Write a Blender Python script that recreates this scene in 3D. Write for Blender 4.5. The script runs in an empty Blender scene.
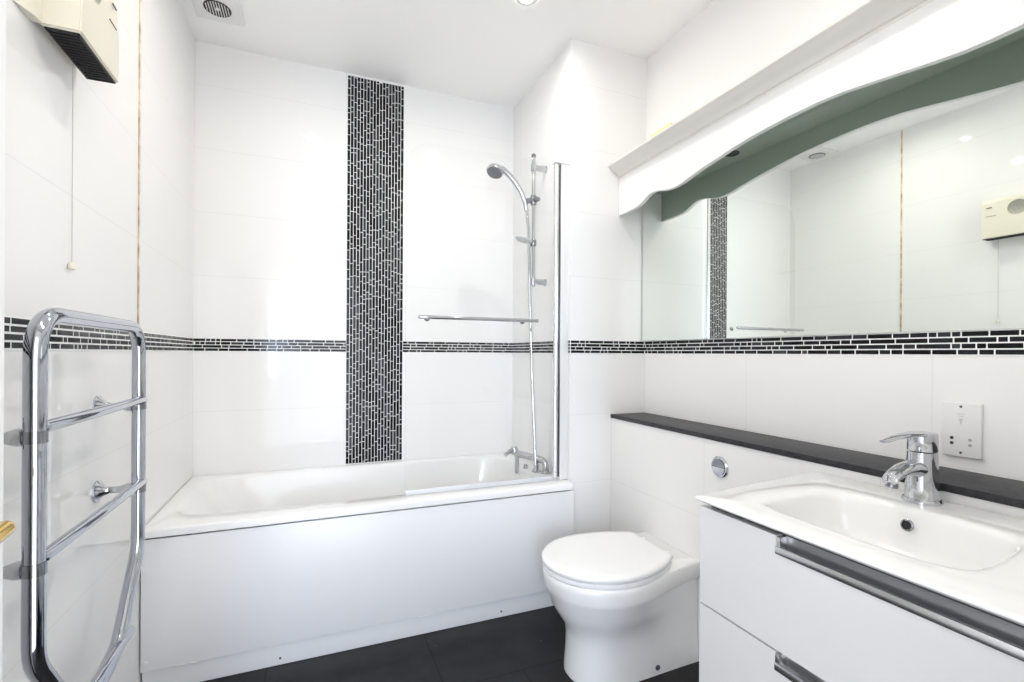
import bpy, bmesh, math, random
from mathutils import Vector, Matrix

random.seed(7)
PI = math.pi
S = bpy.context.scene
C = S.collection

# ---------------------------------------------------------------- camera
F, YAW, CY, HC, ROLL = 483.77, 0.3896, 353.38, 1.2199, 0.0058
W, H = 1024, 682
cam_d = bpy.data.cameras.new('camera')
cam = bpy.data.objects.new('camera', cam_d); C.objects.link(cam)
cam_d.sensor_fit = 'HORIZONTAL'; cam_d.sensor_width = 36.0
cam_d.lens = F * 36.0 / W
cam_d.shift_y = (CY - H / 2) / W
cam_d.clip_start = 0.02
d_ = Vector((math.sin(YAW), math.cos(YAW), 0)); r_ = Vector((math.cos(YAW), -math.sin(YAW), 0)); u_ = Vector((0, 0, 1))
r2 = math.cos(ROLL) * r_ + math.sin(ROLL) * u_
u2 = math.cos(ROLL) * u_ - math.sin(ROLL) * r_
M = Matrix.Identity(4)
for i in range(3):
    M[i][0] = r2[i]; M[i][1] = u2[i]; M[i][2] = -d_[i]
M[2][3] = HC
cam.matrix_world = M
S.camera = cam

# ---------------------------------------------------------------- world, exposure
wd = bpy.data.worlds.new('daylight'); S.world = wd; wd.use_nodes = True
bg = wd.node_tree.nodes['Background']
bg.inputs['Color'].default_value = (0.90, 0.925, 1.0, 1)
bg.inputs['Strength'].default_value = 4.0
hall = bpy.data.lights.new('hall_window_daylight', 'AREA'); hall.shape = 'RECTANGLE'; hall.size = .32; hall.size_y = 1.1
hall.energy = 42; hall.color = (.60, .76, 1.0)
hall_o = bpy.data.objects.new('hall_window_daylight', hall); C.objects.link(hall_o)
hall_o.location = (-.66, -2.3, 1.40)
hall_o.rotation_euler = (Vector((.35, 2.0, .75)) - Vector(hall_o.location)).to_track_quat('-Z', 'Y').to_euler()
S.view_settings.view_transform = 'Standard'
S.view_settings.look = 'None'
S.view_settings.gamma = 1.0
S.view_settings.use_curve_mapping = False
S.view_settings.exposure = 0.05
LAMP = 900.0          # radiance of a downlight lens
S.cycles.max_bounces = 16; S.cycles.diffuse_bounces = 10; S.cycles.glossy_bounces = 8
S.cycles.transparent_max_bounces = 12
S.cycles.use_denoising = True
S.cycles.sample_clamp_indirect = 12.0

# ---------------------------------------------------------------- materials
def mat(name, col, rough=0.4, metal=0.0, spec=0.5, coat=0.0):
    m = bpy.data.materials.new(name); m.use_nodes = True
    b = m.node_tree.nodes['Principled BSDF']
    b.inputs['Base Color'].default_value = (*col, 1)
    b.inputs['Roughness'].default_value = rough
    b.inputs['Metallic'].default_value = metal
    b.inputs['Specular IOR Level'].default_value = spec
    b.inputs['Coat Weight'].default_value = coat
    b.inputs['Coat Roughness'].default_value = 0.04
    return m

def noise_tint(m, scale, c1, c2, detail=4.0, bump=0.0, lo=.35, hi=.65):
    nt = m.node_tree; b = nt.nodes['Principled BSDF']
    g = nt.nodes.new('ShaderNodeNewGeometry')
    n = nt.nodes.new('ShaderNodeTexNoise'); n.inputs['Scale'].default_value = scale; n.inputs['Detail'].default_value = detail
    nt.links.new(g.outputs['Position'], n.inputs['Vector'])
    r = nt.nodes.new('ShaderNodeValToRGB')
    r.color_ramp.elements[0].position = lo; r.color_ramp.elements[1].position = hi
    r.color_ramp.elements[0].color = (*c1, 1); r.color_ramp.elements[1].color = (*c2, 1)
    nt.links.new(n.outputs['Fac'], r.inputs['Fac']); nt.links.new(r.outputs['Color'], b.inputs['Base Color'])
    if bump:
        bp = nt.nodes.new('ShaderNodeBump'); bp.inputs['Strength'].default_value = bump; bp.inputs['Distance'].default_value = .002
        nt.links.new(n.outputs['Fac'], bp.inputs['Height']); nt.links.new(bp.outputs['Normal'], b.inputs['Normal'])
    return m

def math_node(nt, op, a, b=None, c=None):
    n = nt.nodes.new('ShaderNodeMath'); n.operation = op
    for k, v in enumerate((a, b, c)):
        if v is None: continue
        if isinstance(v, (int, float)): n.inputs[k].default_value = v
        else: nt.links.new(v, n.inputs[k])
    return n.outputs[0]

def line_mask(nt, coord, off, pitch, half):
    """1 on the joint lines of a grid that repeats every `pitch`"""
    a = math_node(nt, 'DIVIDE', math_node(nt, 'SUBTRACT', coord, off), pitch)
    a = math_node(nt, 'ADD', a, 0.5)
    fr = math_node(nt, 'SUBTRACT', math_node(nt, 'SUBTRACT', a, math_node(nt, 'FLOOR', a)), 0.5)
    return math_node(nt, 'LESS_THAN', math_node(nt, 'ABSOLUTE', fr), half / pitch)

def tile_mat(name, axis, off, pitch, zmax=9.0, col=(.86, .855, .845)):
    m = mat(name, col, 0.045, spec=.28); nt = m.node_tree; b = nt.nodes['Principled BSDF']
    g = nt.nodes.new('ShaderNodeNewGeometry'); s = nt.nodes.new('ShaderNodeSeparateXYZ')
    nt.links.new(g.outputs['Position'], s.inputs[0])
    c = s.outputs[axis]; z = s.outputs[2]
    low = math_node(nt, 'LESS_THAN', z, 1.25)
    hi = math_node(nt, 'SUBTRACT', 1.0, low)
    za = line_mask(nt, z, 0.915, 0.34, 0.0011); zb = line_mask(nt, z, 1.607, 0.323, 0.0011)
    zl = math_node(nt, 'ADD', math_node(nt, 'MULTIPLY', za, low), math_node(nt, 'MULTIPLY', zb, hi))
    vl = line_mask(nt, c, off, pitch, 0.0011)
    k = math_node(nt, 'MAXIMUM', zl, vl)
    k = math_node(nt, 'MULTIPLY', k, math_node(nt, 'LESS_THAN', z, zmax))
    mx = nt.nodes.new('ShaderNodeMix'); mx.data_type = 'RGBA'
    nt.links.new(k, mx.inputs['Factor'])
    mx.inputs[6].default_value = (*col, 1); mx.inputs[7].default_value = (.77, .765, .755, 1)
    nt.links.new(mx.outputs[2], b.inputs['Base Color'])
    nz = nt.nodes.new('ShaderNodeTexNoise'); nz.inputs['Scale'].default_value = 2.2; nz.inputs['Detail'].default_value = 1.0
    nt.links.new(g.outputs['Position'], nz.inputs['Vector'])
    bp = nt.nodes.new('ShaderNodeBump'); bp.inputs['Strength'].default_value = .16; bp.inputs['Distance'].default_value = .004
    nt.links.new(nz.outputs['Fac'], bp.inputs['Height']); nt.links.new(bp.outputs['Normal'], b.inputs['Normal'])
    return m

WHITE_TILE_X = tile_mat('white_glazed_tile_back', 0, 0.1628, 5.0)
WHITE_TILE_L = tile_mat('white_glazed_tile_left', 1, 2.036, 5.0)
WHITE_TILE_R = tile_mat('white_glazed_tile_right', 1, 1.464, 0.642, zmax=2.0)
WHITE_TILE_LEDGE = tile_mat('white_glazed_tile_ledge', 1, 1.473, 0.64)
WHITE_TILE_NIB = tile_mat('white_glazed_tile_nib', 1, 2.118, 0.64)
PAINT = mat('white_wall_paint', (.87, .87, .865), .55)
CEIL = mat('white_ceiling_paint', (.93, .925, .915), .6)
GLOSS_PAINT = mat('white_satin_paint', (.83, .83, .82), .3)
SAGE = mat('grey_green_matt', (.44, .495, .435), .5)  # grey-green base colour for the pelmet soffit and fascia back
CROWN = mat('cream_white_paint', (.76, .745, .70), .4)
PORC = mat('white_porcelain', (.86, .86, .85), .06, coat=.3)
ACRYL = mat('white_acrylic', (.85, .85, .845), .1)
SEAT = mat('white_plastic_seat', (.86, .86, .86), .16)
PANEL = mat('white_gloss_panel', (.82, .825, .835), .26)
LAMINATE = mat('white_lacquer', (.74, .74, .745), .25)
CHROME = mat('chrome', (.60, .61, .635), .06, metal=1.0)
HANDLE = mat('brushed_aluminium', (.74, .74, .73), .26, metal=1.0)
RECESS = mat('grey_metal_recess', (.36, .37, .39), .3, metal=.85)
RAILCHROME = mat('rail_chrome', (.50, .52, .57), .07, metal=1.0)
DCHROME = mat('dark_chrome', (.30, .31, .33), .12, metal=1.0)
BRASS = mat('brass', (.80, .56, .20), .18, metal=1.0)
SLATE = noise_tint(mat('dark_slate_slab', (.03, .03, .033), .45, spec=.3), 60, (.018, .018, .021), (.040, .040, .046), bump=.15)
CREAM = mat('cream_plastic', (.78, .74, .62), .35)
BLACK = mat('black_plastic', (.012, .012, .012), .5)
DGREY = mat('dark_grey', (.06, .06, .065), .5)
WPLAST = mat('white_plastic', (.79, .785, .775), .3)
GREYP = mat('grey_print', (.42, .42, .43), .5)
WOODTRIM = noise_tint(mat('cream_brown_strip', (.62, .48, .33), .5), 22, (.42, .29, .18), (.80, .70, .54))
YELLOW = mat('yellow_card', (.88, .76, .30), .6)
RUBBER = mat('clear_grey_seal', (.70, .71, .74), .3)
GROUT = mat('white_grout', (.90, .90, .89), .7)
MOS = [mat('mosaic_black', (.003, .003, .004), .14, spec=.3), mat('mosaic_charcoal', (.014, .0145, .018), .16, spec=.35), mat('mosaic_grey', (.034, .035, .041), .2, spec=.35)]

MIRROR = mat('mirror_silver', (.865, .905, .865), .004, metal=1.0)

GLASS = bpy.data.materials.new('clear_glass'); GLASS.use_nodes = True
nt = GLASS.node_tree; nt.nodes.remove(nt.nodes['Principled BSDF'])
tr = nt.nodes.new('ShaderNodeBsdfTransparent'); tr.inputs[0].default_value = (.995, .998, .996, 1)
gl = nt.nodes.new('ShaderNodeBsdfGlossy'); gl.inputs['Roughness'].default_value = 0.0
fr = nt.nodes.new('ShaderNodeFresnel'); fr.inputs['IOR'].default_value = 1.45
ms = nt.nodes.new('ShaderNodeMixShader')
gm = nt.nodes.new('ShaderNodeNewGeometry'); io = nt.nodes.new('ShaderNodeMix')   # same reflectance from either side of the pane
io.inputs[2].default_value = 1.32; io.inputs[3].default_value = 1 / 1.32
nt.links.new(gm.outputs['Backfacing'], io.inputs[0]); nt.links.new(io.outputs[0], fr.inputs['IOR'])
nt.links.new(fr.outputs[0], ms.inputs[0]); nt.links.new(tr.outputs[0], ms.inputs[1]); nt.links.new(gl.outputs[0], ms.inputs[2])
nt.links.new(ms.outputs[0], nt.nodes['Material Output'].inputs[0])

LENS = bpy.data.materials.new('lit_lamp_lens'); LENS.use_nodes = True
nt = LENS.node_tree; b = nt.nodes['Principled BSDF']
b.inputs['Base Color'].default_value = (.9, .9, .9, 1)
b.inputs['Emission Color'].default_value = (1.0, .955, .89, 1); b.inputs['Emission Strength'].default_value = LAMP

def floor_mat():
    m = mat('dark_slate_floor_tile', (.03, .03, .034), .28, spec=.22); nt = m.node_tree; b = nt.nodes['Principled BSDF']
    g = nt.nodes.new('ShaderNodeNewGeometry'); s = nt.nodes.new('ShaderNodeSeparateXYZ')
    nt.links.new(g.outputs['Position'], s.inputs[0])
    x, y = s.outputs[0], s.outputs[1]
    row = math_node(nt, 'FLOOR', math_node(nt, 'DIVIDE', math_node(nt, 'SUBTRACT', y, 1.708), 0.37))
    odd = math_node(nt, 'MULTIPLY', row, 0.305)
    xs = math_node(nt, 'ADD', x, odd)
    k = math_node(nt, 'MAXIMUM', line_mask(nt, xs, 0.45, 0.61, .003), line_mask(nt, y, 1.708, 0.37, .003))
    n = nt.nodes.new('ShaderNodeTexNoise'); n.inputs['Scale'].default_value = 9; n.inputs['Detail'].default_value = 6
    nt.links.new(g.outputs['Position'], n.inputs['Vector'])
    r = nt.nodes.new('ShaderNodeValToRGB'); r.color_ramp.elements[0].position = .35; r.color_ramp.elements[1].position = .7
    r.color_ramp.elements[0].color = (.009, .009, .0105, 1); r.color_ramp.elements[1].color = (.016, .016, .017, 1)
    nt.links.new(n.outputs['Fac'], r.inputs['Fac'])
    sp = nt.nodes.new('ShaderNodeTexVoronoi'); sp.inputs['Scale'].default_value = 16
    nt.links.new(g.outputs['Position'], sp.inputs['Vector'])
    fleck = math_node(nt, 'LESS_THAN', sp.outputs['Distance'], 0.045)
    m1 = nt.nodes.new('ShaderNodeMix'); m1.data_type = 'RGBA'
    nt.links.new(fleck, m1.inputs['Factor']); nt.links.new(r.outputs['Color'], m1.inputs[6]); m1.inputs[7].default_value = (.10, .095, .09, 1)
    m2 = nt.nodes.new('ShaderNodeMix'); m2.data_type = 'RGBA'
    nt.links.new(k, m2.inputs['Factor']); nt.links.new(m1.outputs[2], m2.inputs[6]); m2.inputs[7].default_value = (.001, .001, .001, 1)
    nt.links.new(m2.outputs[2], b.inputs['Base Color'])
    bp = nt.nodes.new('ShaderNodeBump'); bp.inputs['Strength'].default_value = .3; bp.inputs['Distance'].default_value = .003
    nt.links.new(n.outputs['Fac'], bp.inputs['Height']); nt.links.new(bp.outputs['Normal'], b.inputs['Normal'])
    return m
FLOOR = floor_mat()

# ---------------------------------------------------------------- mesh helpers
def box(bm, x0, x1, y0, y1, z0, z1, bev=0.0, seg=2):
    if x0 > x1: x0, x1 = x1, x0
    if y0 > y1: y0, y1 = y1, y0
    if z0 > z1: z0, z1 = z1, z0
    vs = [bm.verts.new(p) for p in ((x0,y0,z0),(x1,y0,z0),(x1,y1,z0),(x0,y1,z0),(x0,y0,z1),(x1,y0,z1),(x1,y1,z1),(x0,y1,z1))]
    fs = [bm.faces.new([vs[i] for i in q]) for q in ((0,3,2,1),(4,5,6,7),(0,1,5,4),(1,2,6,5),(2,3,7,6),(3,0,4,7))]
    if bev > 0:
        es = set(e for f in fs for e in f.edges)
        bmesh.ops.bevel(bm, geom=list(es), offset=bev, segments=seg, affect='EDGES', profile=.5)

def loft(bm, rings, cap0=True, cap1=True, closed=True):
    R = [[bm.verts.new(p) for p in ring] for ring in rings]
    n = len(R[0])
    for a, b in zip(R, R[1:]):
        for i in range(n if closed else n - 1):
            j = (i + 1) % n
            try: bm.faces.new((a[i], a[j], b[j], b[i]))
            except ValueError: pass
    if cap0: bm.faces.new(R[0][::-1])
    if cap1: bm.faces.new(R[-1])
    return R

def frame_of(t):
    t = Vector(t).normalized()
    a = Vector((0, 0, 1)) if abs(t.z) < .9 else Vector((1, 0, 0))
    n = t.cross(a).normalized(); return n, t.cross(n)

def tube(bm, pts, r, n=16, caps=True, round_end=False, flat=(1, 1)):
    pts = [Vector(p) for p in pts]; rr = r if isinstance(r, (list, tuple)) else [r] * len(pts)
    T = []
    for i in range(len(pts)):
        a = pts[max(i - 1, 0)]; b = pts[min(i + 1, len(pts) - 1)]; T.append((b - a).normalized())
    N, B = frame_of(T[0]); rings = []
    if round_end:
        p0, p1 = pts[0], pts[-1]
        for k in range(3): pass
    for i, p in enumerate(pts):
        if i:
            q = T[i - 1].rotation_difference(T[i]); N = q @ N; B = q @ B
        rings.append([p + (N * math.cos(2*PI*k/n) * flat[0] + B * math.sin(2*PI*k/n) * flat[1]) * rr[i] for k in range(n)])
    if round_end:
        def dome(ring, p, t, rad):
            out = []
            for k in (30, 55, 75, 87):
                a = math.radians(k); out.append([p + (v - p) * math.cos(a) + t * rad * math.sin(a) for v in ring])
            return out
        rings = dome(rings[0], pts[0], -T[0], rr[0])[::-1] + rings + dome(rings[-1], pts[-1], T[-1], rr[-1])
    loft(bm, rings, caps, caps)

def lathe(bm, prof, origin, axis=(0, 0, 1), n=32, caps=True):
    """prof: (radius, height along axis)"""
    t = Vector(axis).normalized(); N, B = frame_of(t); o = Vector(origin)
    rings = [[o + t * h + (N * math.cos(2*PI*k/n) + B * math.sin(2*PI*k/n)) * max(r, 1e-5) for k in range(n)] for r, h in prof]
    loft(bm, rings, caps, caps)

def arc_path(pts, rad, seg=8):
    """polyline with rounded corners (closed when first == last)"""
    P = [Vector(p) for p in pts]; out = []
    rads = rad if isinstance(rad, (list, tuple)) else [rad] * len(P)
    for i, p in enumerate(P):
        if i in (0, len(P) - 1) or rads[i] <= 0: out.append(p); continue
        a = (P[i-1] - p); b = (P[i+1] - p); la, lb = a.length, b.length; a.normalize(); b.normalize()
        ang = a.angle(b); cut = min(rads[i] / math.tan(ang / 2), la * .49, lb * .49)
        s, e = p + a * cut, p + b * cut
        for k in range(seg + 1):
            u = k / seg; out.append(s.lerp(p, u).lerp(p.lerp(e, u), u))
    return out

def prism(bm, poly, axis, a, b):
    """poly of 2-D points; axis 0: (y,z), 1: (x,z), 2: (x,y)"""
    def P(q, h):
        return (h, q[0], q[1]) if axis == 0 else (q[0], h, q[1]) if axis == 1 else (q[0], q[1], h)
    loft(bm, [[P(q, a) for q in poly], [P(q, b) for q in poly]])

def rrect(cx, cy, hx, hy, r, seg=6):
    out = []
    for sx, sy, a0 in ((1, 1, 0), (-1, 1, 90), (-1, -1, 180), (1, -1, 270)):
        for k in range(seg + 1):
            a = math.radians(a0 + 90 * k / seg)
            out.append((cx + sx * (hx - r) + r * math.cos(a), cy + sy * (hy - r) + r * math.sin(a)))
    return out

def new(): return bmesh.new()

def obj(name, bm, m, parent=None, sharp=32, smooth=True, base=None):
    bmesh.ops.recalc_face_normals(bm, faces=bm.faces)
    for f in bm.faces: f.smooth = smooth
    lim = math.radians(sharp)
    for e in bm.edges:
        if len(e.link_faces) == 2:
            try: e.smooth = e.calc_face_angle() < lim
            except ValueError: e.smooth = True
    me = bpy.data.meshes.new(name); bm.to_mesh(me); bm.free()
    o = bpy.data.objects.new(name, me); C.objects.link(o)
    for mm in (m if isinstance(m, (list, tuple)) else [m]): me.materials.append(mm)
    if parent is not None:
        org = Vector(parent['org']); o.parent = parent
    else:
        org = Vector(base) if base else Vector((0, 0, 0)); o.location = org
    me.transform(Matrix.Translation(-org)); o['org'] = list(org)
    return o

def thing(name, label, cat, loc, group=None):
    o = bpy.data.objects.new(name, None); C.objects.link(o); o.location = loc
    o.empty_display_size = .05
    o['org'] = list(loc); o['label'] = label; o['category'] = cat
    if group: o['group'] = group
    return o

def tag(o, label, cat, group=None):
    o['label'] = label; o['category'] = cat
    if group: o['group'] = group
    return o

def struct(name, bm, m, label=None, smooth=False, parent=None):
    o = obj(name, bm, m, parent, smooth=smooth); o['kind'] = 'structure'
    if label: o['label'] = label
    return o

# ---------------------------------------------------------------- room dimensions (metres)
XL, XR, YB, YN, XN, ZC = -0.5612, 1.635, 2.870, 2.1154, 1.182, 2.7895
YF = 0.10                      # inner face of the wall with the doorway
ZB0, ZB1 = 1.2222, 1.2879      # mosaic band
XLED, ZLED = 1.4247, 0.910     # ledge behind the toilet
T = 0.10

bm = new(); box(bm, XL - T, XR + T, YF - .12, YB + T, -.08, 0); struct('floor', bm, FLOOR)
bm = new(); box(bm, XL - T, XR + T, YF - .12, YB + T, ZC, ZC + .08); struct('ceiling', bm, CEIL)
bm = new(); box(bm, XL - T, XL, YF - .12, YB, 0, ZC); struct('wall_left', bm, WHITE_TILE_L)
bm = new(); box(bm, XL - T, XR + T, YB, YB + T, 0, ZC); struct('wall_back', bm, WHITE_TILE_X)
bm = new(); box(bm, XR, XR + T, YF - .12, YN, 0, ZC); struct('wall_right', bm, WHITE_TILE_R)
bm = new(); box(bm, XN, XR + T, YN, YB, 0, ZC); struct('wall_nib', bm, WHITE_TILE_NIB)
bm = new(); box(bm, XLED, XR, YF, YN, 0, ZLED - .02); struct('wall_ledge', bm, WHITE_TILE_LEDGE)
# front wall with the doorway the photograph is taken from
DX0, DX1, DZ = -0.44, 0.42, 2.06
bm = new()
poly = [(XL, 0), (DX0, 0), (DX0, DZ), (DX1, DZ), (DX1, 0), (XR, 0), (XR, ZC), (XL, ZC)]
prism(bm, poly, 1, YF - .12, YF); struct('wall_front', bm, PAINT)
bm = new()
for a, b in ((DX0 - .06, DX0 - .005), (DX1 + .005, DX1 + .06)): box(bm, a, b, YF, YF + .015, 0, DZ + .06, .003)
box(bm, DX0 - .06, DX1 + .06, YF, YF + .015, DZ + .005, DZ + .06, .003)
struct('trim_1', bm, GLOSS_PAINT, 'white architrave round the doorway')

# door leaf standing open along the left wall, brass lever near its free edge
ang = math.atan2(-0.012, 0.87)
bm = new(); box(bm, -.475, -.436, YF + .022, .978, .008, 2.04, .002)
door = struct('door_1', bm, GLOSS_PAINT, 'white door leaf standing open along the left wall')
bm = new()
lathe(bm, [(.026, 0), (.026, .006), (.022, .009), (.010, .010), (.010, .032)], (-.436, .906, .968), (1, 0, 0), 24)
pth = arc_path([(-.406, .906, .968), (-.3985, .900, .970), (-.397, .86, .966), (-.399, .79, .964)], [0, .01, .03, 0], 5)
tube(bm, pth, [.0105] * (len(pth) - 3) + [.010, .009, .0075], 14, round_end=True)
obj('door_handle', bm, BRASS, door)

# brown-cream strip where the bath tiling begins on the left wall
bm = new(); box(bm, XL, XL + .004, 2.028, 2.039, .60, ZC, .0012); struct('trim_2', bm, WOODTRIM, 'thin cream and brown edge strip on the left wall')

# ---------------------------------------------------------------- mosaic (black glass strips in white grout)
def mosaic(name, place, length, rows, pitch, label, lmin=.022, lmax=.085, gap=.0036):
    """place(s, t, h) -> world point: s along the strips, t across the rows, h out of the wall"""
    bm = new()
    def cell(s0, s1, t0, t1, h0, h1, mi):
        v = [bm.verts.new(place(s, t, h)) for h in (h0, h1) for s, t in ((s0,t0),(s1,t0),(s1,t1),(s0,t1))]
        for q in ((4,5,6,7),(0,1,5,4),(1,2,6,5),(2,3,7,6),(3,0,4,7)):
            f = bm.faces.new([v[i] for i in q]); f.material_index = mi
    cell(0, length, -.0012, rows * pitch + .0012, 0, .0012, 0)
    g = gap
    for k in range(rows):
        s = -random.uniform(0, .05)
        while s < length:
            l = random.choice((lmin, lmin * 1.5, lmin * 2.1, lmax * .7, lmax * .85, lmax))
            a, b = max(s, 0) + g / 2, min(s + l, length) - g / 2
            if b - a > .004:
                cell(a, b, k * pitch + g / 2, (k + 1) * pitch - g / 2, .0010, .0016, random.choice((1, 1, 2, 2, 2, 3)))
            s += l
    return struct(name, bm, [GROUT] + MOS, label)
bp_ = (ZB1 - ZB0) / 4
MX0, MX1 = 0.170, 0.484
mosaic('trim_3', lambda s, t, h: (XL + h, .13 + s, ZB0 + t), YB - .13, 4, bp_, 'black mosaic border strip along the left wall', gap=.0046)
mosaic('trim_4', lambda s, t, h: (XL + s, YB - h, ZB0 + t), MX0 - XL, 4, bp_, 'black mosaic border strip on the back wall left of the column')
mosaic('trim_5', lambda s, t, h: (MX1 + s, YB - h, ZB0 + t), XN - MX1, 4, bp_, 'black mosaic border strip on the back wall right of the column')
mosaic('trim_6', lambda s, t, h: (XN - h, YN + s, ZB0 + t), YB - YN, 4, bp_, 'black mosaic border strip on the shower end wall')
mosaic('trim_7', lambda s, t, h: (XN + s, YN - h, ZB0 + t), XR - XN, 4, bp_, 'black mosaic border strip beside the shower screen')
mosaic('trim_8', lambda s, t, h: (XR - h, YF + s, ZB0 + t), YN - YF, 4, bp_, 'black mosaic border strip under the mirror')
mosaic('trim_9', lambda s, t, h: (MX0 + t, YB - h, .592 + s), ZC - .010 - .592, 18, (MX1 - MX0) / 18, 'tall black mosaic column on the back wall', .026, .085, .0028)

# ---------------------------------------------------------------- bath
bath = thing('bathtub', 'white built-in bathtub with white front panel along the back wall', 'bathtub', (.31, 2.46, 0))
bm = new()
NA = 96
def sup(cx, cy, ax, ay, n, z, skew=0.0):
    out = []
    for k in range(NA):
        a = 2 * PI * k / NA; c, s = math.cos(a), math.sin(a)
        out.append((cx + ax * math.copysign(abs(c) ** (2 / n), c), cy + ay * math.copysign(abs(s) ** (2 / n), s), z))
    return out
def rectring(x0, x1, y0, y1, z, r=.004):
    """outer rectangle sampled by the angle of the superellipse so the deck stays in even quads"""
    cx, cy, hx, hy = (x0 + x1) / 2, (y0 + y1) / 2, (x1 - x0) / 2, (y1 - y0) / 2
    return sup(cx, cy, hx, hy, 60, z)
BX0, BX1, BY0, BY1 = XL + .002, XN - .002, 2.060, YB - .002
RT = .590
rings = [rectring(BX0, BX1, BY0, BY1, .5605), rectring(BX0, BX1, BY0, BY1, RT - .008),
         rectring(BX0 + .0015, BX1 - .0015, BY0 + .002, BY1 - .001, RT - .003), rectring(BX0 + .003, BX1 - .003, BY0 + .006, BY1 - .003, RT)]
icx, icy = .325, 2.494
def inn(dx0, dx1, ay, z, n=6.5):
    # opening from x0 to x1
    return sup((dx0 + dx1) / 2, icy, (dx1 - dx0) / 2, ay, n, z)
rings += [inn(-.515, 1.065, .326, RT), inn(-.507, 1.060, .322, RT - .003), inn(-.495, 1.055, .318, RT - .012), inn(-.465, 1.050, .312, RT - .04),
          inn(-.400, 1.040, .298, .47, 5.5), inn(-.33, 1.020, .280, .36, 5), inn(-.25, 1.00, .268, .27, 4.6), inn(-.20, .975, .262, .215, 4.2),
          inn(-.14, .940, .235, .190, 4), inn(-.05, .86, .18, .183, 3.6), inn(.2, .6, .06, .180, 3)]
loft(bm, rings, False, True)
obj('tub', bm, ACRYL, bath, 40)
bm = new(); box(bm, XL + .004, XN - .003, 2.067, 2.073, .089, .5540, .001); pn = obj('front_panel', bm, PANEL, bath)
def screw(x, y, z, parent, r=.0045):
    bm = new(); lathe(bm, [(r, 0), (r, .001), (r * .7, .002), (.0001, .002)], (x, y, z), (0, -1, 0), 12); return obj('screw', bm, DGREY, parent)
screw(-.5430, 2.067, .118, pn)
bm = new(); lathe(bm, [(.009, 0), (.009, .0012), (.006, .0025)], (-.543, 2.0672, .118), (0, -1, 0), 16); obj('screw_cap', bm, WPLAST, pn)
bm = new(); box(bm, XL + .004, XN - .003, 2.086, 2.094, .0005, .110, .001); pl = obj('plinth', bm, PANEL, bath)
for x in (-.1133, .8098): screw(x, 2.086, .026, pl)
# flaked paint along the lower edge of the panel
for x, z, s in ((.430, .086, .010), (.455, .087, .012), (.475, .0885, .009), (.515, .102, .008), (.28, .088, .006), (-.40, .088, .012), (-.43, .089, .010)):
    bm = new()
    n = 9
    ring = [(x + s * 1.4 * math.cos(2*PI*k/n) * random.uniform(.6, 1), 2.0662, z + s * .45 * math.sin(2*PI*k/n) * random.uniform(.6, 1)) for k in range(n)]
    loft(bm, [ring, [(a * .8 + x * .2, 2.0652, c * .8 + z * .2) for a, b, c in ring]])
    obj('paint_flake', bm, PANEL, pn)
bm = new(); lathe(bm, [(.030, 0), (.030, .004), (.024, .006), (.012, .007)], (1.033, 2.46, .47), (-1, 0, .18), 24); obj('overflow_cover', bm, CHROME, bath)

# bath shower mixer on the end rim
tap = thing('bath_shower_mixer', 'chrome bath shower mixer tap on the rim below the shower', 'tap', (1.115, 2.40, RT))
bm = new()
pth = arc_path([(1.135, 2.285, RT + .006), (1.133, 2.288, .655), (1.095, 2.350, .662), (1.028, 2.425, .676)], [0, .05, .03, 0], 7)
tube(bm, pth, [.0165] * 6 + [.0175] * (len(pth) - 7) + [.0190], 20, round_end=True); obj('body', bm, CHROME, tap)
bm = new(); lathe(bm, [(.025, 0), (.025, .005), (.019, .010), (.0165, .014)], (1.135, 2.285, RT), n=24); obj('flange', bm, CHROME, tap)
bm = new(); lathe(bm, [(.026, 0), (.026, .005), (.016, .010), (.014, .03), (.0145, .065)], (1.108, 2.345, RT), n=24); obj('pillar', bm, CHROME, tap)
bm = new(); lathe(bm, [(.0165, .0), (.0135, -.012), (.0125, -.02), (.0125, -.098), (.0105, -.1)], (1.028, 2.425, .668), n=20); obj('spout', bm, CHROME, tap)
bm = new()
lathe(bm, [(.0205, -.006), (.022, .0), (.0215, .026), (.018, .032), (.0005, .033)], (1.020, 2.432, .680), (-.25, .1, 1), n=24)
tube(bm, [(1.010, 2.430, .700), (.985, 2.424, .690), (.958, 2.416, .676)], [.0125, .0125, .010], 14, round_end=True)
obj('lever', bm, CHROME, tap)
bm = new(); lathe(bm, [(.0125, -.012), (.0145, -.008), (.0145, .016), (.0105, .022)], (1.100, 2.338, .664), (-.35, -.9, 0), n=18); obj('diverter_knob', bm, CHROME, tap)
bm = new(); lathe(bm, [(.017, 0), (.017, .004), (.0135, .007), (.0135, .020), (.010, .023), (.0005, .023)], (1.083, 2.43, RT), n=24); obj('waste_knob', bm, CHROME, bath)

# ---------------------------------------------------------------- shower
RX, RY = 1.107, 2.400
rail = thing('shower_rail', 'chrome shower riser rail fixed to the end wall of the bath', 'shower rail', (RX, RY, 1.59))
bm = new(); tube(bm, [(RX, RY, 1.585), (RX, RY, 2.295)], .0105, 18); obj('riser_bar', bm, CHROME, rail)
bm = new(); lathe(bm, [(.0125, 0), (.0125, .014), (.009, .018)], (RX, RY, 2.290), n=18); obj('end_cap', bm, DCHROME, rail)
for z in (2.235, 1.612):
    bm = new()
    lathe(bm, [(.013, -.022), (.0165, -.018), (.0165, .018), (.013, .022)], (RX, RY, z), n=22)
    lathe(bm, [(.014, .010), (.0155, .03), (.017, XN - RX - .006), (.020, XN - RX - .004), (.020, XN - RX - .0005)], (RX, RY, z), (1, 0, 0), 22)
    obj('wall_bracket', bm, CHROME, rail)
bm = new()
lathe(bm, [(.015, -.026), (.018, -.02), (.018, .02), (.015, .026)], (RX, RY, 2.055), n=22)
lathe(bm, [(.013, .012), (.014, .03), (.010, .04)], (RX, RY, 2.055), (.4, -.9, 0), 18)
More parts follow.
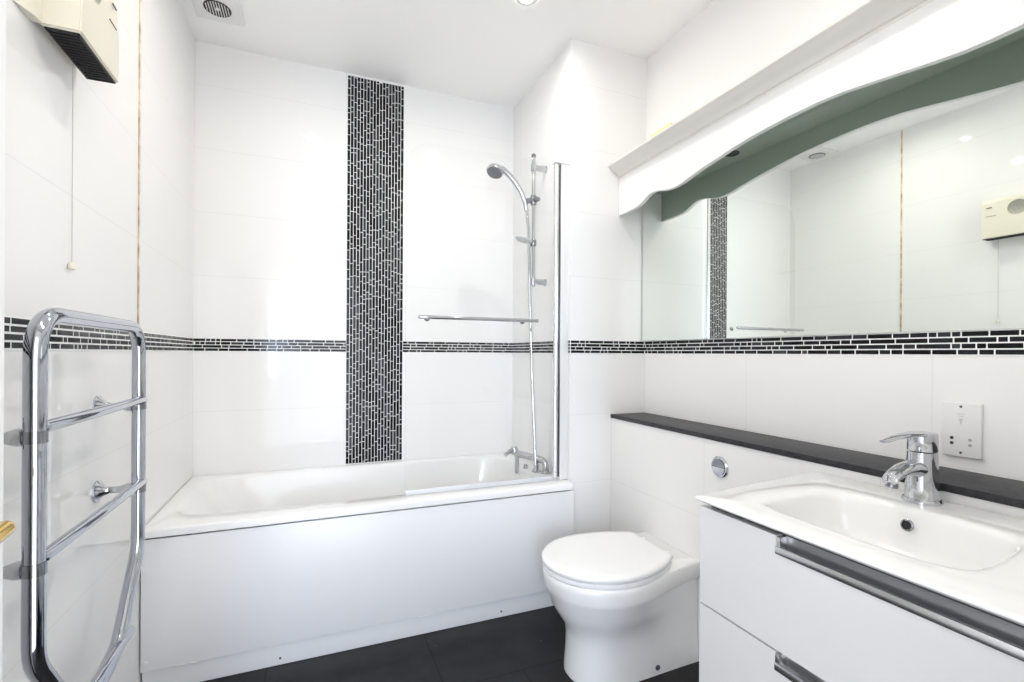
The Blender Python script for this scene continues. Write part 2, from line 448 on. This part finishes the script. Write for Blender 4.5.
tube(bm, [(RX - .012, RY, 2.055), (RX - .045, RY, 2.045)], [.013, .016], 18)
obj('slider', bm, DCHROME, rail)
bm = new()
lathe(bm, [(.014, -.018), (.017, -.013), (.017, .013), (.014, .018)], (RX, RY, 1.822), n=20)
obj('soap_dish_clamp', bm, DCHROME, rail)
bm = new()
ring = lambda z, k: [(RX - .062 + .050 * k * math.cos(2*PI*i/28), RY - .015 + .040 * k * math.sin(2*PI*i/28), z + .010 * k * math.cos(2*PI*i/28) * -1) for i in range(28)]
loft(bm, [ring(1.822, .55), ring(1.824, .85), ring(1.833, 1.0), ring(1.835, .97), ring(1.829, .84), ring(1.828, .5)])
obj('soap_dish', bm, mat('frosted_grey_plastic', (.55, .57, .57), .25), rail)

HX = RX - .052
hs = thing('hand_shower', 'chrome hand shower with round grey spray face in its holder', 'shower head', (HX, RY, 2.03))
hp = Vector((.882, RY, 2.180)); hn = Vector((-.34, -.30, -.89)).normalized()
bm = new()
pth = [Vector((HX + .010, RY, 1.998)), Vector((HX + .003, RY, 2.035)), Vector((HX - .020, RY, 2.088)), Vector((HX - .055, RY, 2.137)), Vector((HX - .095, RY, 2.176)), Vector((HX - .130, RY, 2.197)), Vector((HX - .155, RY, 2.203))]
tube(bm, pth, [.0115, .0135, .0145, .0150, .0160, .0165, .015], 18, round_end=True)
lathe(bm, [(.012, .030), (.030, .026), (.042, .014), (.046, .002), (.045, -.006), (.041, -.009)], hp, -hn, 32)
obj('handle', bm, CHROME, hs)
bm = new(); lathe(bm, [(.0405, .0075), (.0405, .0105), (.036, .012), (.012, .0125), (.004, .0125)], hp, hn, 32)
sf = obj('spray_face', bm, mat('grey_spray_rubber', (.20, .205, .21), .45), hs)
bm = new(); N_, B_ = frame_of(hn)
for rr_, cnt in ((.030, 16), (.021, 11), (.012, 6)):
    for k in range(cnt):
        p = hp + hn * .012 + (N_ * math.cos(2*PI*k/cnt) + B_ * math.sin(2*PI*k/cnt)) * rr_
        lathe(bm, [(.0019, 0), (.0014, .002)], p, hn, 6)
obj('nozzles', bm, DGREY, sf)

bm = new()
hpts = [(HX + .011, RY, 1.998), (1.068, RY - .004, 1.96), (1.072, RY - .012, 1.86), (1.076, RY - .016, 1.72), (1.081, RY - .018, 1.52), (1.087, RY - .022, 1.30), (1.091, RY - .032, 1.06), (1.093, RY - .050, .86), (1.092, RY - .068, .72), (1.090, RY - .080, .64), (1.090, RY - .082, RT + .002)]
def smooth_path(P, sub=14):
    P = [Vector(p) for p in P]; out = []
    for i in range(len(P) - 1):
        a, b, c, d = P[max(i-1, 0)], P[i], P[i+1], P[min(i+2, len(P)-1)]
        for k in range(sub):
            t = k / sub
            out.append(.5 * ((2*b) + (c-a)*t + (2*a-5*b+4*c-d)*t*t + (3*b-a-3*c+d)*t**3))
    return out + [P[-1]]
hp_ = smooth_path(hpts)
tube(bm, hp_, [.0092 if k % 2 else .0084 for k in range(len(hp_))], 12)
tag(obj('shower_hose', bm, CHROME, None, sharp=80, base=(1.090, 2.318, .592)), 'flexible chrome shower hose hanging from the hand shower to the bath tap', 'hose')

# ---------------------------------------------------------------- shower screen
scr = thing('shower_screen', 'frameless glass shower screen hinged on a chrome wall profile', 'shower screen', (1.1, 2.145, .612))
SY = 2.145
bm = new()
# glass with a rounded outer top corner
gp = [(1.108, .616), (1.108, 2.158)] + [(.375 + .12 - .12 * math.sin(math.radians(a)), 2.158 - .12 + .12 * math.cos(math.radians(a))) for a in range(0, 91, 9)] + [(.375, .616)]
prism(bm, gp, 1, SY - .003, SY + .003)
obj('glass_panel', bm, GLASS, scr)
bm = new()
tube(bm, [(1.115, SY, .606), (1.115, SY, 2.160)], .0128, 22); 
obj('hinge_tube', bm, mat('bright_chrome', (.88, .885, .89), .24, metal=1.0), scr)
bm = new(); box(bm, 1.1300, 1.1345, SY - .012, SY + .012, .606, 2.160, .002); obj('seal_channel', bm, DCHROME, scr)
bm = new(); box(bm, 1.1350, XN - .001, SY - .014, SY + .014, .5925, 2.165, .003); wp = obj('wall_profile', bm, mat('polished_silver_profile', (.86, .86, .86), .35, metal=.3), scr)
bm = new(); box(bm, 1.098, XN - .001, SY - .017, SY + .017, 2.165, 2.169, .001); obj('top_cap', bm, WPLAST, scr)
bm = new(); box(bm, .378, 1.099, SY - .005, SY + .005, .5925, .613, .002); obj('bottom_seal', bm, RUBBER, scr)
bm = new()
tube(bm, [(.420, 2.058, 1.3735), (.972, 2.058, 1.3735)], .0085, 18, round_end=True)
for x in (.468, .930): lathe(bm, [(.006, 0), (.006, .034)], (x, 2.056, 1.3735), (0, 1, 0), 14); lathe(bm, [(.013, 0), (.013, .004)], (x, SY - .0075, 1.3735), (0, 1, 0), 18)
obj('grab_rail', bm, CHROME, scr)

# ---------------------------------------------------------------- towel rail on the left wall
tr_ = thing('towel_radiator', 'chrome tubular towel radiator with three bars on the left wall', 'towel rail', (-.465, 1.42, .42))
X0 = -.465; ya, yb_ = 1.136, 1.6985
loop = [(X0, 1.42, 1.288), (X0, ya, 1.288), (X0, ya, .655), (X0, 1.292, .455), (X0, 1.42, .430), (X0, 1.548, .455), (X0, yb_, .655), (X0, yb_, 1.288), (X0, 1.42, 1.288)]
pth = arc_path(loop, [0, .085, .10, .10, .2, .10, .10, .085, 0], 10)
bm = new(); tube(bm, pth, .0168, 22, caps=False); bmesh.ops.remove_doubles(bm, verts=bm.verts, dist=1e-4); obj('frame', bm, RAILCHROME, tr_, 60)
for (z, y0, y1) in ((1.080, 1.145, 1.702), (.842, 1.145, 1.702), (.462, 1.222, 1.606)):
    bm = new(); tube(bm, [(X0 + .009, y0, z), (X0 + .009, y1, z)], .0115, 18, round_end=True); obj('bar', bm, RAILCHROME, tr_)
for y in (ya, yb_):
    for z in (1.064, .826):
        bm = new(); lathe(bm, [(.031, .0004), (.031, .004), (.026, .007), (.014, .018), (.0095, .030), (.0095, .052), (.0165, .072), (.0165, .082)], (XL, y, z), (1, 0, 0), 28)
        br = obj('wall_bracket', bm, CHROME, tr_)
        bm = new(); lathe(bm, [(.0185, -.011), (.0185, .011)], (X0, y, z), n=24); obj('collar', bm, DCHROME, br)

# ---------------------------------------------------------------- fan heater high on the left wall
HXf = -.476; hy0, hy1, hz0, hz1 = 1.345, 1.568, 1.920, 2.150
ht = thing('fan_heater', 'cream wall mounted fan heater high on the left wall', 'heater', (XL, 1.45, 1.92))
bm = new()
# profile in (x,z): sloping underside at the back, open outlet under the front
prof = [(XL + .014, hz0), (HXf, hz0), (HXf + .002, hz0 + .10), (HXf - .004, hz1 - .02), (HXf - .022, hz1), (XL + .014, hz1)]
loft(bm, [[(x, hy0, z) for x, z in prof], [(x, hy0 - .0, z) for x, z in prof], [(x, hy1, z) for x, z in prof]])
bmesh.ops.remove_doubles(bm, verts=bm.verts, dist=1e-5)
bmesh.ops.bevel(bm, geom=list(bm.edges), offset=.0035, segments=2, affect='EDGES')
cs = obj('casing', bm, CREAM, ht)
bm = new()
loft(bm, [[(XL + .0006, y, z0), (XL + d, y, z0), (XL + d, y, hz1 + .004), (XL + .0006, y, hz1 + .004)] for y, d, z0 in ((1.277, .0025, hz0 + .001), (1.318, .019, hz0 + .001), (1.343, .019, hz0 + .001), (1.350, .0138, hz0 + .06), (1.568, .0138, hz0 + .06))]); obj('back_plate', bm, CREAM, ht)
bm = new()
gx0, gx1 = XL + .020, HXf - .005
for a in ((gx0, gx0 + .004, hy0 + .006, hy1 - .006), (gx1 - .004, gx1, hy0 + .006, hy1 - .006)): box(bm, a[0], a[1], a[2], a[3], hz0 - .0035, hz0 + .001)
for a in ((hy0 + .006, hy0 + .010), (hy1 - .010, hy1 - .006)): box(bm, gx0, gx1, a[0], a[1], hz0 - .0035, hz0 + .001)
box(bm, gx0, gx1, hy0 + .008, hy1 - .008, hz0 - .0006, hz0 + .0005)
n = 16
for k in range(1, n):
    y = hy0 + .010 + (hy1 - hy0 - .02) * k / n
    box(bm, gx0 + .003, gx1 - .003, y - .0012, y + .0012, hz0 - .003, hz0)
obj('outlet_grille', bm, BLACK, ht)
bm = new(); gy, gz, gr = 1.408, 2.075, .046
lathe(bm, [(gr, .0), (gr, .004), (gr - .003, .005), (gr - .004, .001), (.0005, .001)], (HXf - .003, gy, gz), (1, 0, 0), 40); gi = obj('intake_grille', bm, CREAM, ht)
bm = new()
for k in range(-6, 7):
    z = k * .0066; w = math.sqrt(max((gr - .004) ** 2 - z * z, 0))
    if w > .004: box(bm, HXf - .0015, HXf + .0012, gy - w, gy + w, gz + z - .0018, gz + z + .0018)
obj('louvres', bm, mat('grey_louvre', (.30, .30, .27), .5), gi)
bm = new(); box(bm, HXf + .0000, HXf + .0022, 1.520, 1.545, 2.098, 2.102); obj('printed_mark', bm, DGREY, ht)
bm = new(); box(bm, HXf, HXf + .0022, 1.500, 1.546, 2.048, 2.0495); obj('control_slot', bm, DGREY, ht)
bm = new(); tube(bm, [(-.5535, 1.520, hz0 + .012), (-.5535, 1.520, 1.70), (-.5535, 1.5205, 1.437)], .0011, 8); cd = obj('pull_cord', bm, mat('cord_grey', (.55, .54, .50), .6), ht)
bm = new(); lathe(bm, [(.003, .014), (.0065, .012), (.008, .002), (.008, -.002), (.006, -.004)], (-.5535, 1.5205, 1.425), n=16); obj('cord_pull', bm, CREAM, cd)

# ---------------------------------------------------------------- ceiling: extractor and downlights
ex = thing('extractor_fan', 'square white extractor fan with round black grille on the ceiling', 'extractor fan', (-.410, 2.536, ZC))
bm = new(); box(bm, -.510, -.310, 2.436, 2.636, ZC - .016, ZC - .0005, .006, 3); obj('cover_plate', bm, WPLAST, ex)
bm = new(); lathe(bm, [(.055, .0), (.055, .003), (.052, .004), (.051, .001), (.0005, .001)], (-.410, 2.536, ZC - .016), (0, 0, -1), 40); gr_ = obj('grille', bm, BLACK, ex)
bm = new()
for k in range(-4, 5):
    o = k * .0108; w = math.sqrt(max(.050 ** 2 - o * o, 0))
    box(bm, -.410 + o - .0017, -.410 + o + .0017, 2.536 - w, 2.536 + w, ZC - .0205, ZC - .0175)
obj('slats', bm, WPLAST, gr_)
bm = new(); lathe(bm, [(.008, 0), (.008, .006), (.005, .007)], (-.410, 2.536, ZC - .0165), (0, 0, -1), 16); obj('hub', bm, WPLAST, gr_)

DL = [((-.02, 1.912), 'round recessed downlight in the ceiling over the left part of the bath front'),
      ((.862, 1.955), 'lit recessed downlight at the top edge of the photo in front of the shower end'),
      ((-.01, .740), 'round recessed downlight in the ceiling beside the open door'),
      ((.930, .748), 'round recessed downlight in the ceiling above the basin')]
def downlight(x, y, label):
    t = thing('downlight', label, 'ceiling light', (x, y, ZC), 'recessed ceiling downlights')
    bm = new(); lathe(bm, [(.048, .0005), (.048, .003), (.043, .0065), (.026, .006), (.024, .002)], (x, y, ZC), (0, 0, -1), 36, caps=False); obj('trim_ring', bm, WPLAST, t)
    bm = new(); lathe(bm, [(.0235, .0022), (.0235, .0034), (.0001, .0034)], (x, y, ZC), (0, 0, -1), 28); obj('lens', bm, LENS, t)
    return t
for (x, y), l in DL: downlight(x, y, l)

# ---------------------------------------------------------------- mirror and its pelmet on the right wall
bm = new()
MZ0, MZ1, MY0, MY1 = ZB1 + .002, 2.083, .46, YN - .006
TILT = .0125
fx = lambda y: XR - .004 - TILT * (y - MY0)
loft(bm, [[(XR - .0005, MY0, z), (fx(MY0), MY0, z), (fx(MY1), MY1, z), (XR - .0005, MY1, z)] for z in (MZ0, MZ1)])
for f in bm.faces:
    if abs(f.calc_center_median().y - MY1) < .001: f.material_index = 1
tag(obj('wall_mirror', bm, [MIRROR, DGREY], None, smooth=False, base=(XR, 1.2, MZ0)), 'large wall mirror above the black mosaic border on the right wall', 'mirror')

pel = thing('mirror_pelmet', 'white scalloped timber pelmet with moulded cornice above the mirror', 'pelmet', (1.55, 1.2, 2.1))
PX, PXB = 1.4623, 1.482
low = [(2.1125, 1.9372), (2.05, 1.9378), (1.995, 1.9395), (1.955, 1.9430), (1.92, 1.953), (1.89, 1.968), (1.862, 1.9765), (1.835, 1.978), (1.80, 1.972), (1.76, 1.9605), (1.725, 1.955), (1.69, 1.954), (1.655, 1.957), (1.60, 1.969), (1.53, 1.981), (1.46, 1.991), (1.38, 2.002), (1.30, 2.010), (1.22, 2.0145), (1.13, 2.017), (1.05, 2.016), (.97, 2.010), (.88, 1.996), (.80, 1.983), (.74, 1.973), (.68, 1.965), (.625, 1.962)]
mid = .60
low2 = [(2 * mid - y, z) for y, z in low[::-1] if 2 * mid - y > YF + .004 and 2 * mid - y < mid]
edge = low + low2
edge.append((YF + .003, edge[-1][1]))
# fascia: front face white, back face grey-green
bm = new()
fr_b = [(y, z) for y, z in edge]
top = 2.129
F0 = [bm.verts.new((PX, y, z)) for y, z in fr_b]; F1 = [bm.verts.new((PX, y, top)) for y, z in fr_b]
G0 = [bm.verts.new((PXB, y, z)) for y, z in fr_b]; G1 = [bm.verts.new((PXB, y, top)) for y, z in fr_b]
for i in range(len(fr_b) - 1):
    bm.faces.new((F0[i], F0[i+1], F1[i+1], F1[i]))
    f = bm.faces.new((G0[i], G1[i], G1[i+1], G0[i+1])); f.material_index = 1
    bm.faces.new((F0[i], G0[i], G0[i+1], F0[i+1]))
    bm.faces.new((F1[i], F1[i+1], G1[i+1], G1[i]))
bm.faces.new((F0[0], F1[0], G1[0], G0[0])); bm.faces.new((F0[-1], G0[-1], G1[-1], F1[-1]))
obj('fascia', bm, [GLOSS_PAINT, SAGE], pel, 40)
bm = new()
cp = [(XR - .001, 2.130), (1.466, 2.130), (1.461, 2.129), (1.461, 2.137), (1.453, 2.140), (1.446, 2.148), (1.436, 2.156), (1.422, 2.163), (1.409, 2.170), (1.400, 2.178), (1.396, 2.180), (1.3935, 2.184), (1.3935, 2.191), (XR - .001, 2.191)]
prism(bm, cp, 1, YF + .003, YN - .002); obj('cornice', bm, CROWN, pel, 28)
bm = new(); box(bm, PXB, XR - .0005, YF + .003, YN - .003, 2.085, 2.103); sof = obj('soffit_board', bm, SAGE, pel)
bm = new(); lathe(bm, [(.030, 0), (.030, .003), (.025, .0035), (.024, .001), (.0005, .001)], (1.575, 1.565, 2.085), (0, 0, -1), 28); obj('unlit_spotlight', bm, DGREY, sof)
bm = new(); loft(bm, [[(1.400, 1.780, 2.1915), (1.412, 1.776, 2.1915), (1.412, 1.650, 2.1915), (1.398, 1.646, 2.1915)], [(1.400, 1.780, 2.2045), (1.412, 1.776, 2.2045), (1.412, 1.650, 2.2045), (1.398, 1.646, 2.2045)]])
tag(obj('paper_strip', bm, YELLOW, None, base=(1.405, 1.71, 2.1915)), 'small yellow strip lying on top of the pelmet cornice', 'paper strip')

# ---------------------------------------------------------------- ledge slab, flush button, shaver socket
bm = new(); box(bm, XLED - .006, XR - .001, YF + .002, YN - .001, ZLED - .0195, ZLED, .0015); tag(obj('ledge_shelf', bm, SLATE, None, base=(1.53, 1.1, .89)), 'long dark slate shelf on the tiled ledge behind the toilet and basin', 'shelf')
fb = thing('flush_button', 'round chrome dual flush button on the tiled ledge above the toilet', 'flush button', (XLED, 1.392, .795))
bm = new(); lathe(bm, [(.040, .0003), (.040, .004), (.036, .008), (.0315, .008), (.031, .004), (.0005, .004)], (XLED, 1.392, .795), (-1, 0, 0), 36); obj('bezel', bm, CHROME, fb)
for s, k in ((1, 0), (-1, 1)):
    bm = new(); prof = []
    for j in range(19):
        a = PI * j / 18; prof.append((1.392 + .0295 * math.cos(a), .795 + s * (.001 + .0285 * math.sin(a) - (0 if k else 0))))
    prism(bm, prof, 0, XLED - .0045, XLED - .0095); bmesh.ops.recalc_face_normals(bm, faces=bm.faces)
    obj('push_plate', bm, CHROME if k else DCHROME, fb)

sk = thing('shaver_socket', 'white shaver socket plate on the tiles right of the basin tap', 'socket', (XR, .751, 1.02))
sy0, sy1, sz1_, sz0_ = .7945, .7066, 1.0925, .9457
bm = new(); box(bm, XR - .0105, XR - .0005, sy1, sy0, sz0_, sz1_, .003, 3); obj('face_plate', bm, WPLAST, sk)
def pin(y, z, r, m, nm):
    bm = new(); lathe(bm, [(r, 0), (r, .0008), (.0001, .0008)], (XR - .0105, y, z), (-1, 0, 0), 14); obj(nm, bm, m, sk)
yc = (sy0 + sy1) / 2
for z in (sz1_ - .010, sz0_ + .012): pin(yc, z, .0032, DGREY, 'screw')
for dz in (.036, .050):
    pin(yc + .020, sz0_ + dz, .0042, BLACK, 'socket_hole'); pin(yc - .020, sz0_ + dz - .001, .0042, GREYP, 'socket_hole')
bm = new()
for k, (w, z) in enumerate(((.018, sz1_ - .030), (.012, sz1_ - .036))): box(bm, XR - .0112, XR - .0104, yc - w / 2, yc + w / 2, z - .0009, z + .0009)
box(bm, XR - .0112, XR - .0104, yc - .004, yc + .004, sz1_ - .050, sz1_ - .042); box(bm, XR - .0112, XR - .0104, yc - .0018, yc + .0018, sz1_ - .058, sz1_ - .050)
obj('printed_mark', bm, mat('pale_grey_print', (.60, .60, .60), .5), sk)

# ---------------------------------------------------------------- toilet
TY = 1.612
TYB = 1.660
wc = thing('toilet', 'white back-to-wall toilet with closed lid against the tiled ledge', 'toilet', (1.1, TY, 0))
NF, NS, NBk = 40, 10, 8
def dring(xf, xc, hw, xb, hwb, z, p=2.0):
    """D outline: front half superellipse about (xc,TY), sides easing to the half width hwb at the back xb"""
    out = []
    for k in range(NF + 1):
        a = PI / 2 + PI * k / NF; c, s = math.cos(a), math.sin(a)
        out.append((xc + (xc - xf) * math.copysign(abs(c) ** (2 / p), c), TY + hw * math.copysign(abs(s) ** (2 / p), s), z))
    def side(sg, rev):
        o = []
        for k in range(1, NS + 1):
            t = k / NS; e = t * t * (3 - 2 * t)
            o.append((xc + (xb - xc) * t, TY + (TYB - TY) * e + sg * (hw + (hwb - hw) * e), z))
        return o[::-1] if rev else o
    out += side(-1, False)
    for k in range(1, NBk): out.append((xb, TYB - hwb + 2 * hwb * k / NBk, z))
    out += side(1, True)
    return out
XB = XLED - .0015
bm = new()
rings = [dring(.900, 1.06, .128, XB, .166, .0005, 2.3), dring(.900, 1.06, .128, XB, .166, .02, 2.3), dring(.906, 1.06, .124, XB, .160, .09, 2.3), dring(.906, 1.06, .124, XB, .156, .15, 2.3),
         dring(.896, 1.06, .134, XB, .155, .190, 2.2), dring(.868, 1.06, .158, XB, .156, .230, 2.15), dring(.842, 1.055, .182, XB, .157, .275, 2.1), dring(.828, 1.045, .196, XB, .157, .318, 2.08),
         dring(.822, 1.043, .203, XB, .160, .330, 2.08), dring(.818, 1.042, .206, XB, .172, .342, 2.08),
         dring(.813, 1.040, .209, XB, .173, .375, 2.08), dring(.812, 1.040, .209, XB, .173, .392, 2.08), dring(.816, 1.040, .205, XB, .171, .399, 2.08), dring(.833, 1.045, .190, XB - .004, .165, .402, 2.08)]
loft(bm, rings); pan = obj('pan', bm, PORC, wc, 50)
def lidring(k, z, xf=.806, xb=1.300):
    out = []; xc = 1.042; hw = .212
    for j in range(NF + 1):
        a = PI / 2 + PI * j / NF
        out.append((xc + (xc - xf) * math.cos(a), TY + hw * math.sin(a)))
    for j in range(1, 13):
        t = j / 12; out.append((xc + (xb - xc) * t, TY + .020 * t * t - (hw - (hw - .128) * t ** 2.1)))
    for j in range(1, 8): out.append((xb, TY + .020 - .128 + .256 * j / 8))
    for j in range(12, 0, -1):
        t = j / 12; out.append((xc + (xb - xc) * t, TY + .020 * t * t + (hw - (hw - .128) * t ** 2.1)))
    cx, cy = 1.04, TY
    return [(cx + (x - cx) * k, cy + (y - cy) * k, z) for x, y in out]
bm = new(); loft(bm, [lidring(.965, .403), lidring(.985, .405), lidring(.988, .412), lidring(.985, .418), lidring(.965, .420)]); obj('seat', bm, SEAT, wc, 50)
bm = new(); loft(bm, [lidring(.965, .4225), lidring(.992, .4245), lidring(1.0, .430), lidring(.997, .437), lidring(.982, .442), lidring(.95, .4455), lidring(.85, .4475), lidring(.5, .449), lidring(.1, .4495)]); obj('lid', bm, SEAT, wc, 50)
for s in (-1, 1):
    bm = new(); lathe(bm, [(.011, 0), (.011, .010), (.010, .020)], (1.318, TY + .02 + s * .078, .4015), n=18); tube(bm, [(1.318, TY + .02 + s * .078, .424), (1.29, TY + .02 + s * .078, .430)], .008, 12, round_end=True); obj('hinge', bm, SEAT, wc)
bm = new(); lathe(bm, [(.010, 0), (.010, .003), (.006, .006)], (1.212, 1.4822, .034), (0, -1, 0), 16); obj('bolt_cap', bm, DGREY, wc)

# ---------------------------------------------------------------- vanity unit and basin
VXF, VY1, VY0 = .937, .982, .135
vu = thing('vanity_unit', 'white wall hung two drawer vanity unit below the basin', 'vanity unit', (1.18, .55, .29))
bm = new()
box(bm, .962, 1.418, VY1 - .018, VY1, .292, .832); box(bm, .962, 1.418, VY0, VY0 + .018, .292, .832)
box(bm, .962, 1.418, VY0 + .018, VY1 - .018, .292, .310); box(bm, 1.404, 1.418, VY0 + .018, VY1 - .018, .310, .832)
obj('carcass', bm, LAMINATE, vu)
bm = new(); box(bm, .958, .975, VY0 + .018, VY1 - .018, .780, .833); obj('gap_shadow_strip', bm, DGREY, vu)  # added dark grey strip, its colour stands in for the shadow under the counter
HY1, HY0 = .757, .30
def drawer(z0, z1):
    # front with a notch in its top edge that the chrome channel handle lines
    bm = new(); nz = z1 - .036
    poly = [(VY0, z0), (VY1, z0), (VY1, z1), (HY1, z1), (HY1, nz), (HY0, nz), (HY0, z1), (VY0, z1)]
    prism(bm, poly, 0, VXF, VXF + .020)
    return obj('drawer', bm, LAMINATE, vu, smooth=False), nz
for z0, z1 in ((.577, .8255), (.300, .572)):
    dr, nz = drawer(z0, z1)
    bm = new()
    # lip round the notch, cup behind it
    box(bm, VXF - .004, VXF + .004, HY0 - .001, HY1 + .001, nz - .003, nz + .014, .002)
    box(bm, VXF, VXF + .0225, HY0 - .001, HY1 + .001, nz - .0015, nz + .003)
    box(bm, VXF - .0015, VXF + .0225, HY1 - .010, HY1 + .001, nz - .0015, z1 - .001, .0015)
    box(bm, VXF - .0015, VXF + .0225, HY0 - .001, HY0 + .010, nz - .0015, z1 - .001, .0015)
    hd = obj('handle', bm, HANDLE, dr)
    bm = new(); box(bm, VXF + .0205, VXF + .0225, HY0, HY1, nz, z1 - .001); obj('handle_recess', bm, RECESS, dr)

bs = thing('basin', 'white ceramic countertop basin with rectangular bowl on the vanity unit', 'basin', (1.17, .56, .84))
CXF, CXB, CY1, CY0 = .922, 1.412, .984, .128
bx, by = 1.145, .668
def ztop(x): return .8535 + .0165 * max(0, min(1, (x - CXF) / (CXB - CXF)))
NB = 96
def bowl_ring(k, z=None, dz=0.0, ax=.145, ay=.208, n=4.6, cx=bx, cy=by):
    out = []
    for j in range(NB):
        a = 2 * PI * j / NB; c, s = math.cos(a), math.sin(a)
        x = cx + ax * k * math.copysign(abs(c) ** (2 / n), c); y = cy + ay * k * math.copysign(abs(s) ** (2 / n), s)
        # the ends splay: narrower towards the tap side
        y = cy + (y - cy) * (1 - .07 * (x - cx) / ax)
        out.append((x, y, (ztop(x) if z is None else z) + dz))
    return out
def outer_ring(ins, dz, zabs=None):
    x0, x1, y0, y1 = CXF + ins, CXB - ins, CY0 + ins, CY1 - ins
    out = []
    for (px, py, pz) in bowl_ring(1.0):
        dx, dy = px - bx, py - by; t = 1e9
        if dx > 1e-9: t = min(t, (x1 - bx) / dx)
        if dx < -1e-9: t = min(t, (x0 - bx) / dx)
        if dy > 1e-9: t = min(t, (y1 - by) / dy)
        if dy < -1e-9: t = min(t, (y0 - by) / dy)
        x, y = bx + dx * t, by + dy * t
        out.append([x, y, 0])
    # snap the nearest sample onto each corner
    for cx_, cy_ in ((x0, y0), (x0, y1), (x1, y0), (x1, y1)):
        q = min(out, key=lambda o: (o[0] - cx_) ** 2 + (o[1] - cy_) ** 2); q[0], q[1] = cx_, cy_
    res = []
    for x, y, _ in out:
        yy = y + (.018 * (x - CXF) / (CXB - CXF) if y > .9 else 0)
        res.append((x, yy, (ztop(x) + dz) if zabs is None else zabs))
    return res
bm = new()
rings = [outer_ring(.014, -.015), outer_ring(.004, -.013), outer_ring(0, -.008), outer_ring(.0005, -.003), outer_ring(.004, 0.0)]
rings += [bowl_ring(1.10), bowl_ring(1.04, dz=-.0002), bowl_ring(1.005, dz=-.0012), bowl_ring(.98, dz=-.0034), bowl_ring(.962, dz=-.0075), bowl_ring(.95, dz=-.013), bowl_ring(.942, dz=-.021)]
rings += [bowl_ring(.93, z=.822), bowl_ring(.895, z=.790), bowl_ring(.84, z=.766), bowl_ring(.72, z=.754), bowl_ring(.45, z=.749), bowl_ring(.12, z=.747)]
loft(bm, rings, False, True)
obj('counter_bowl', bm, PORC, bs, 45)
bm = new(); lathe(bm, [(.0135, .0), (.0135, .003), (.010, .0045), (.0095, .001), (.0003, .001)], (1.2685, .684, .829), (-.97, 0, .22), 24); ov = obj('overflow_ring', bm, DCHROME, bs)
bm = new(); lathe(bm, [(.0092, .0012), (.0092, .002), (.0001, .002)], (1.2685, .684, .829), (-.97, 0, .22), 20); obj('overflow_hole', bm, BLACK, ov)
bm = new(); lathe(bm, [(.030, 0), (.030, .003), (.022, .006), (.005, .008)], (bx, by, .7475), n=28); obj('waste_plug', bm, CHROME, bs)

# basin mixer
bt = thing('basin_mixer', 'chrome single lever basin mixer tap on the back of the basin', 'tap', (1.364, .705, .869))
tx, ty, tz = 1.364, .705, .8685
bm = new(); lathe(bm, [(.040, -.001), (.040, .005), (.037, .009), (.033, .010)], (tx, ty, tz), n=36); obj('base_ring', bm, CHROME, bt)
bm = new(); lathe(bm, [(.0345, .006), (.0335, .03), (.0310, .080), (.0298, .120)], (tx, ty, tz), n=36); obj('body', bm, CHROME, bt)
bm = new()
sec = [((tx - .012, .086, .023), .022), ((tx - .045, .092, .023), .018), ((tx - .080, .090, .021), .0145), ((tx - .108, .081, .019), .0125), ((tx - .126, .071, .017), .0115)]
rings = []
for (x, h, w), hh in sec:
    rings.append([(x + (.25 * hh * math.sin(2*PI*k/20)), ty + w * math.cos(2*PI*k/20), tz + h - .008 + hh * math.sin(2*PI*k/20)) for k in range(20)])
loft(bm, rings); obj('spout', bm, CHROME, bt, 60)
bm = new(); lathe(bm, [(.0125, 0), (.0125, .010), (.010, .012)], (tx - .116, ty, tz + .055), (-.2, 0, -1), 20); obj('aerator', bm, DCHROME, bt)
bm = new()
lathe(bm, [(.0280, .1215), (.0298, .123), (.0300, .160), (.0280, .166), (.014, .168), (.0005, .168)], (tx, ty, tz), n=36)
pth = [(tx - .015, ty, tz + .162), (tx - .06, ty, tz + .164), (tx - .11, ty, tz + .160), (tx - .148, ty, tz + .153)]
rings = []
for p, (w, h) in zip(pth, ((.022, .007), (.017, .005), (.013, .0042), (.009, .0036))):
    rings.append([(p[0], p[1] + w * math.cos(2*PI*k/16), p[2] + h * math.sin(2*PI*k/16)) for k in range(16)])
loft(bm, rings); obj('lever', bm, CHROME, bt, 50)
